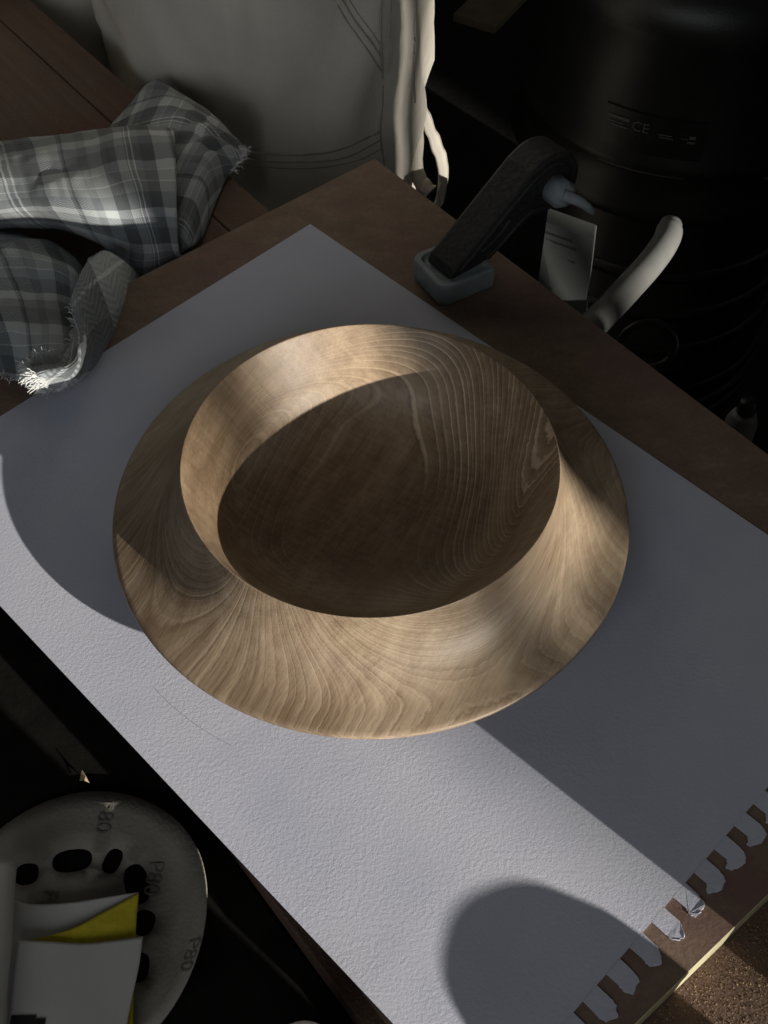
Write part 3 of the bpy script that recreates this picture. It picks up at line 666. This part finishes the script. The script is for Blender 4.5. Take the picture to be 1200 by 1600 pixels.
# white capped bottle whose cap just enters the picture
bc = px(468, 1632, .030); bt_ = thing('capped_bottle', (bc.x, bc.y, TABLE_Z), 'small white capped bottle on the black table near the paper', 'bottle')
cc = Vector((bc.x, bc.y, TABLE_Z))
attach(link('bottle_body', lathe([(0, 0), (.013, 0), (.014, .002), (.014, .044), (.009, .052), (.007, .053), (0, .053)], 28, cc, 'bottle_body'), M['cap']), bt_)
attach(link('cap', lathe([(.0075, .0531), (.0085, .0535), (.0085, .064), (.0075, .0665), (0, .067)], 28, cc, 'cap'), M['cap']), bt_)

# ------------------------------------------------------------------ sawdust
def scatter(name, n, fn, size, m, label, cat, seed):
    rn = random.Random(seed); V = []; F = []
    for i in range(n):
        p = fn(rn); s = size*rn.uniform(.4, 1.3); b = len(V)
        for k_ in range(4): V.append(p + Vector((rn.uniform(-1, 1)*s, rn.uniform(-1, 1)*s, s*.1 + (s*rn.uniform(.5, 1.1) if k_ == 3 else 0))))
        F += [(b, b+1, b+3), (b+1, b+2, b+3), (b+2, b, b+3)]
    o = link(name, mesh(name, V, F, False), m); tag(o, label, cat, kind='stuff'); return o
scatter('sawdust', 9000, lambda r: E1*r.uniform(BL+.001, BL+.09) + CB + E2*r.uniform(.17, .36) + Vector((0, 0, BENCH_Z - CB.z)), .00055, M['dust'], 'coarse sawdust sprinkled over the bench beyond the board edge', 'sawdust', 4)
scatter('clamp_dust', 500, lambda r: Vector((0, 0, BTOP)) + Vector((cp.x, cp.y, 0)) + Vector((r.gauss(.015, .022), r.gauss(-.012, .016), 0)), .00035, M['dust'], 'fine sawdust on the board round the clamp pad', 'sawdust', 5)

# ------------------------------------------------------------------ dark corner behind: vacuum, pipe, booklet, bottle
vc = Vector((.352, .862, FLOOR_Z)); vac = thing('shop_vacuum', vc, 'large black workshop vacuum standing on the floor in the dark behind', 'vacuum')
hb = -.35 - FLOOR_Z
attach(link('drum', lathe([(0, .05), (.165, .05), (.175, .07), (.175, .20), (.178, .205), (.178, .215), (.170, .22), (.170, hb-.005)], 64, vc, 'drum'), M['blackp']), vac)
attach(link('motor_head', lathe([(.172, hb-.004), (.190, hb), (.194, hb+.010), (.194, hb+.022), (.188, hb+.030), (.186, hb+.060), (.189, hb+.064), (.189, hb+.072), (.184, hb+.078), (.180, hb+.20), (.183, hb+.206), (.183, hb+.226), (.170, hb+.25), (.120, hb+.285), (0, hb+.29)], 72, vc, 'motor_head'), M['blackp']), vac)
def vband(r, z0, z1, t0, t1, m, name):
    return attach(link(name, lathe([(r, z0), (r, z1)], 16, vc, name, R(t0), R(t1)), m), vac)
vband(.1875, hb+.0295, hb+.033, -72, -42, M['inkgrey'], 'trim_line'); vband(.1872, hb+.052, hb+.0555, -70, -40, M['inkgrey'], 'trim_line')
vband(.1842, hb+.140, hb+.168, -68, -40, M['inkgrey'], 'air_slot')
lab = vband(.1842, hb+.082, hb+.128, -128, -94, M['blackp'], 'label_plate')
vband(.1875, hb+.061, hb+.0635, -127, -98, M['whiteprint'], 'trim_line')
tm = text_mesh('CE', .016)
for v in tm.vertices:
    x, y = v.co.x, v.co.y; t = R(-115) + x/.185; v.co = vc + Vector((.1852*math.cos(t), .1852*math.sin(t), hb+.112+y))
attach(link('label_mark', tm, M['whiteprint']), vac)
rn = random.Random(12)
for t0, t1, z, h_, m_ in ((-126.5, -119, .1145, .0035, 'whiteprint'), (-126.5, -121, .1095, .0015, 'inkgrey'), (-125, -119.5, .1060, .0015, 'inkgrey'), (-109, -104.5, .1085, .0012, 'inkgrey'), (-108.5, -104, .1055, .0012, 'inkgrey'), (-101.5, -99.5, .1075, .0014, 'whiteprint'), (-99, -97, .1080, .0040, 'inkgrey'), (-99.5, -97, .1030, .0026, 'whiteprint')):
    vband(.1850, hb+z, hb+z+h_, t0, t1, M[m_], 'label_mark')
for a in (-130, -50, 50, 130):
    c = vc + Vector((.165*math.cos(R(a)), .165*math.sin(R(a)), 0))
    attach(link('castor', lathe([(0, .0005), (.02, .0005), (.026, .012), (.026, .04), (.015, .055), (0, .056)], 20, c, 'castor'), M['blackp']), vac)
for z, r in ((.10, .181), (.13, .182), (.165, .180), (.24, .176), (.30, .176), (.36, .176)):
    attach(link('drum_band', lathe([(r-.008, z-.008), (r, z-.006), (r, z+.006), (r-.008, z+.008)], 64, vc, 'drum_band'), M['blackp']), vac)
# bent grey pipe
pp = [px(1048, 352, -.20), px(1040, 378, -.195), px(1016, 412, -.19), px(980, 452, -.185), px(940, 494, -.18), px(890, 545, -.18), px(860, 600, -.22)]
pe = pp[-1].copy(); pp += [Vector((pe.x, pe.y-.03, -.5)), Vector((pe.x, pe.y-.03, FLOOR_Z+.016))]
pipe = link('vacuum_pipe', tube(spline(pp, 8), [.0105]*3 + [.0122]*62, 18, 'vacuum_pipe'), M['pipe'])
tag(pipe, 'bent pale grey plastic pipe rising behind the board edge', 'pipe')
# booklet standing against the bench
c0 = pxy(882, 412, .40)
cdx = (pxy(930, 385, .36)-pxy(838, 345, .40)).normalized()
bk = thing('boxed_carton', (c0.x, c0.y, c0.z-.3), 'pale grey printed carton standing on end behind the clamp', 'carton')
tl, trr, brr, bl_ = pxy(838, 342, .40), pxy(928, 374, .385), pxy(914, 492, .355), pxy(835, 470, .37)
nrm_ = (trr-tl).cross(bl_-tl).normalized()
if nrm_.y > 0: nrm_ = -nrm_
dn_l = bl_ + (bl_-tl)*1.2; dn_r = brr + (brr-trr)*1.2
bm = bmesh.new(); A_ = [bm.verts.new(p) for p in (tl, trr, dn_r, dn_l)]; B_ = [bm.verts.new(p - nrm_*.05) for p in (tl, trr, dn_r, dn_l)]
bm.faces.new(A_); bm.faces.new(B_[::-1])
for i in range(4): bm.faces.new((A_[i], B_[i], B_[(i+1) % 4], A_[(i+1) % 4]))
attach(bevel(link('carton_box', from_bm(bm, 'carton_box'), M['card']), .001), bk)
for i in range(9):
    if i in (2, 5): continue
    f = .10 + i*.085; a0 = tl.lerp(bl_, f).lerp(trr.lerp(brr, f), .15); a1 = tl.lerp(bl_, f).lerp(trr.lerp(brr, f), rn.uniform(.45, .85)); dv = (bl_-tl).normalized()*.0022
    bm = bmesh.new(); bm.faces.new([bm.verts.new(p + nrm_*.0006) for p in (a0, a1, a1+dv, a0+dv)])
    attach(link('print_line', from_bm(bm, 'print_line'), M['inkgrey']), bk)
# wire handle ring, white bottle, cardboard scrap
rc = px(1012, 540, -.13); V3 = [rc + Vector((math.cos(t)*.021, math.sin(t)*.010, math.sin(t)*.014)) for t in [2*math.pi*i/28 for i in range(28)]]
o = link('hose_ring', tube(V3, .0030, 8, 'hose_ring', True), M['blackp']); tag(o, 'small dark steel ring handle hanging beyond the board edge', 'handle')
wb = px(1166, 640, -.10); wbt = thing('squeeze_bottle', (wb.x, wb.y, -.20), 'small pale squeeze bottle standing beyond the right edge of the board', 'bottle')
cc = Vector((wb.x, wb.y, -.20))
attach(link('bottle_body', lathe([(0, 0), (.010, 0), (.011, .002), (.011, .088), (.009, .094), (.0065, .097), (0, .097)], 24, cc, 'bottle_body'), M['pipe']), wbt)
attach(link('cap', lathe([(.0055, .0971), (.0062, .098), (.0058, .108), (0, .109)], 20, cc, 'cap'), M['blackp']), wbt)
k0 = px(790, 10, -.45)
bm = bmesh.new(); box_bm(bm, k0 + Vector((-.01, .02, 0)), Vector((.86, -.5, 0)), Vector((.5, .86, 0)), Vector((0, 0, 1)), .07, .16, .012)
o = bevel(link('cardboard_scrap', from_bm(bm, 'cardboard_scrap'), M['cardboard']), .001)
tag(o, 'brown cardboard scrap in the dark between the trousers and the vacuum', 'cardboard')
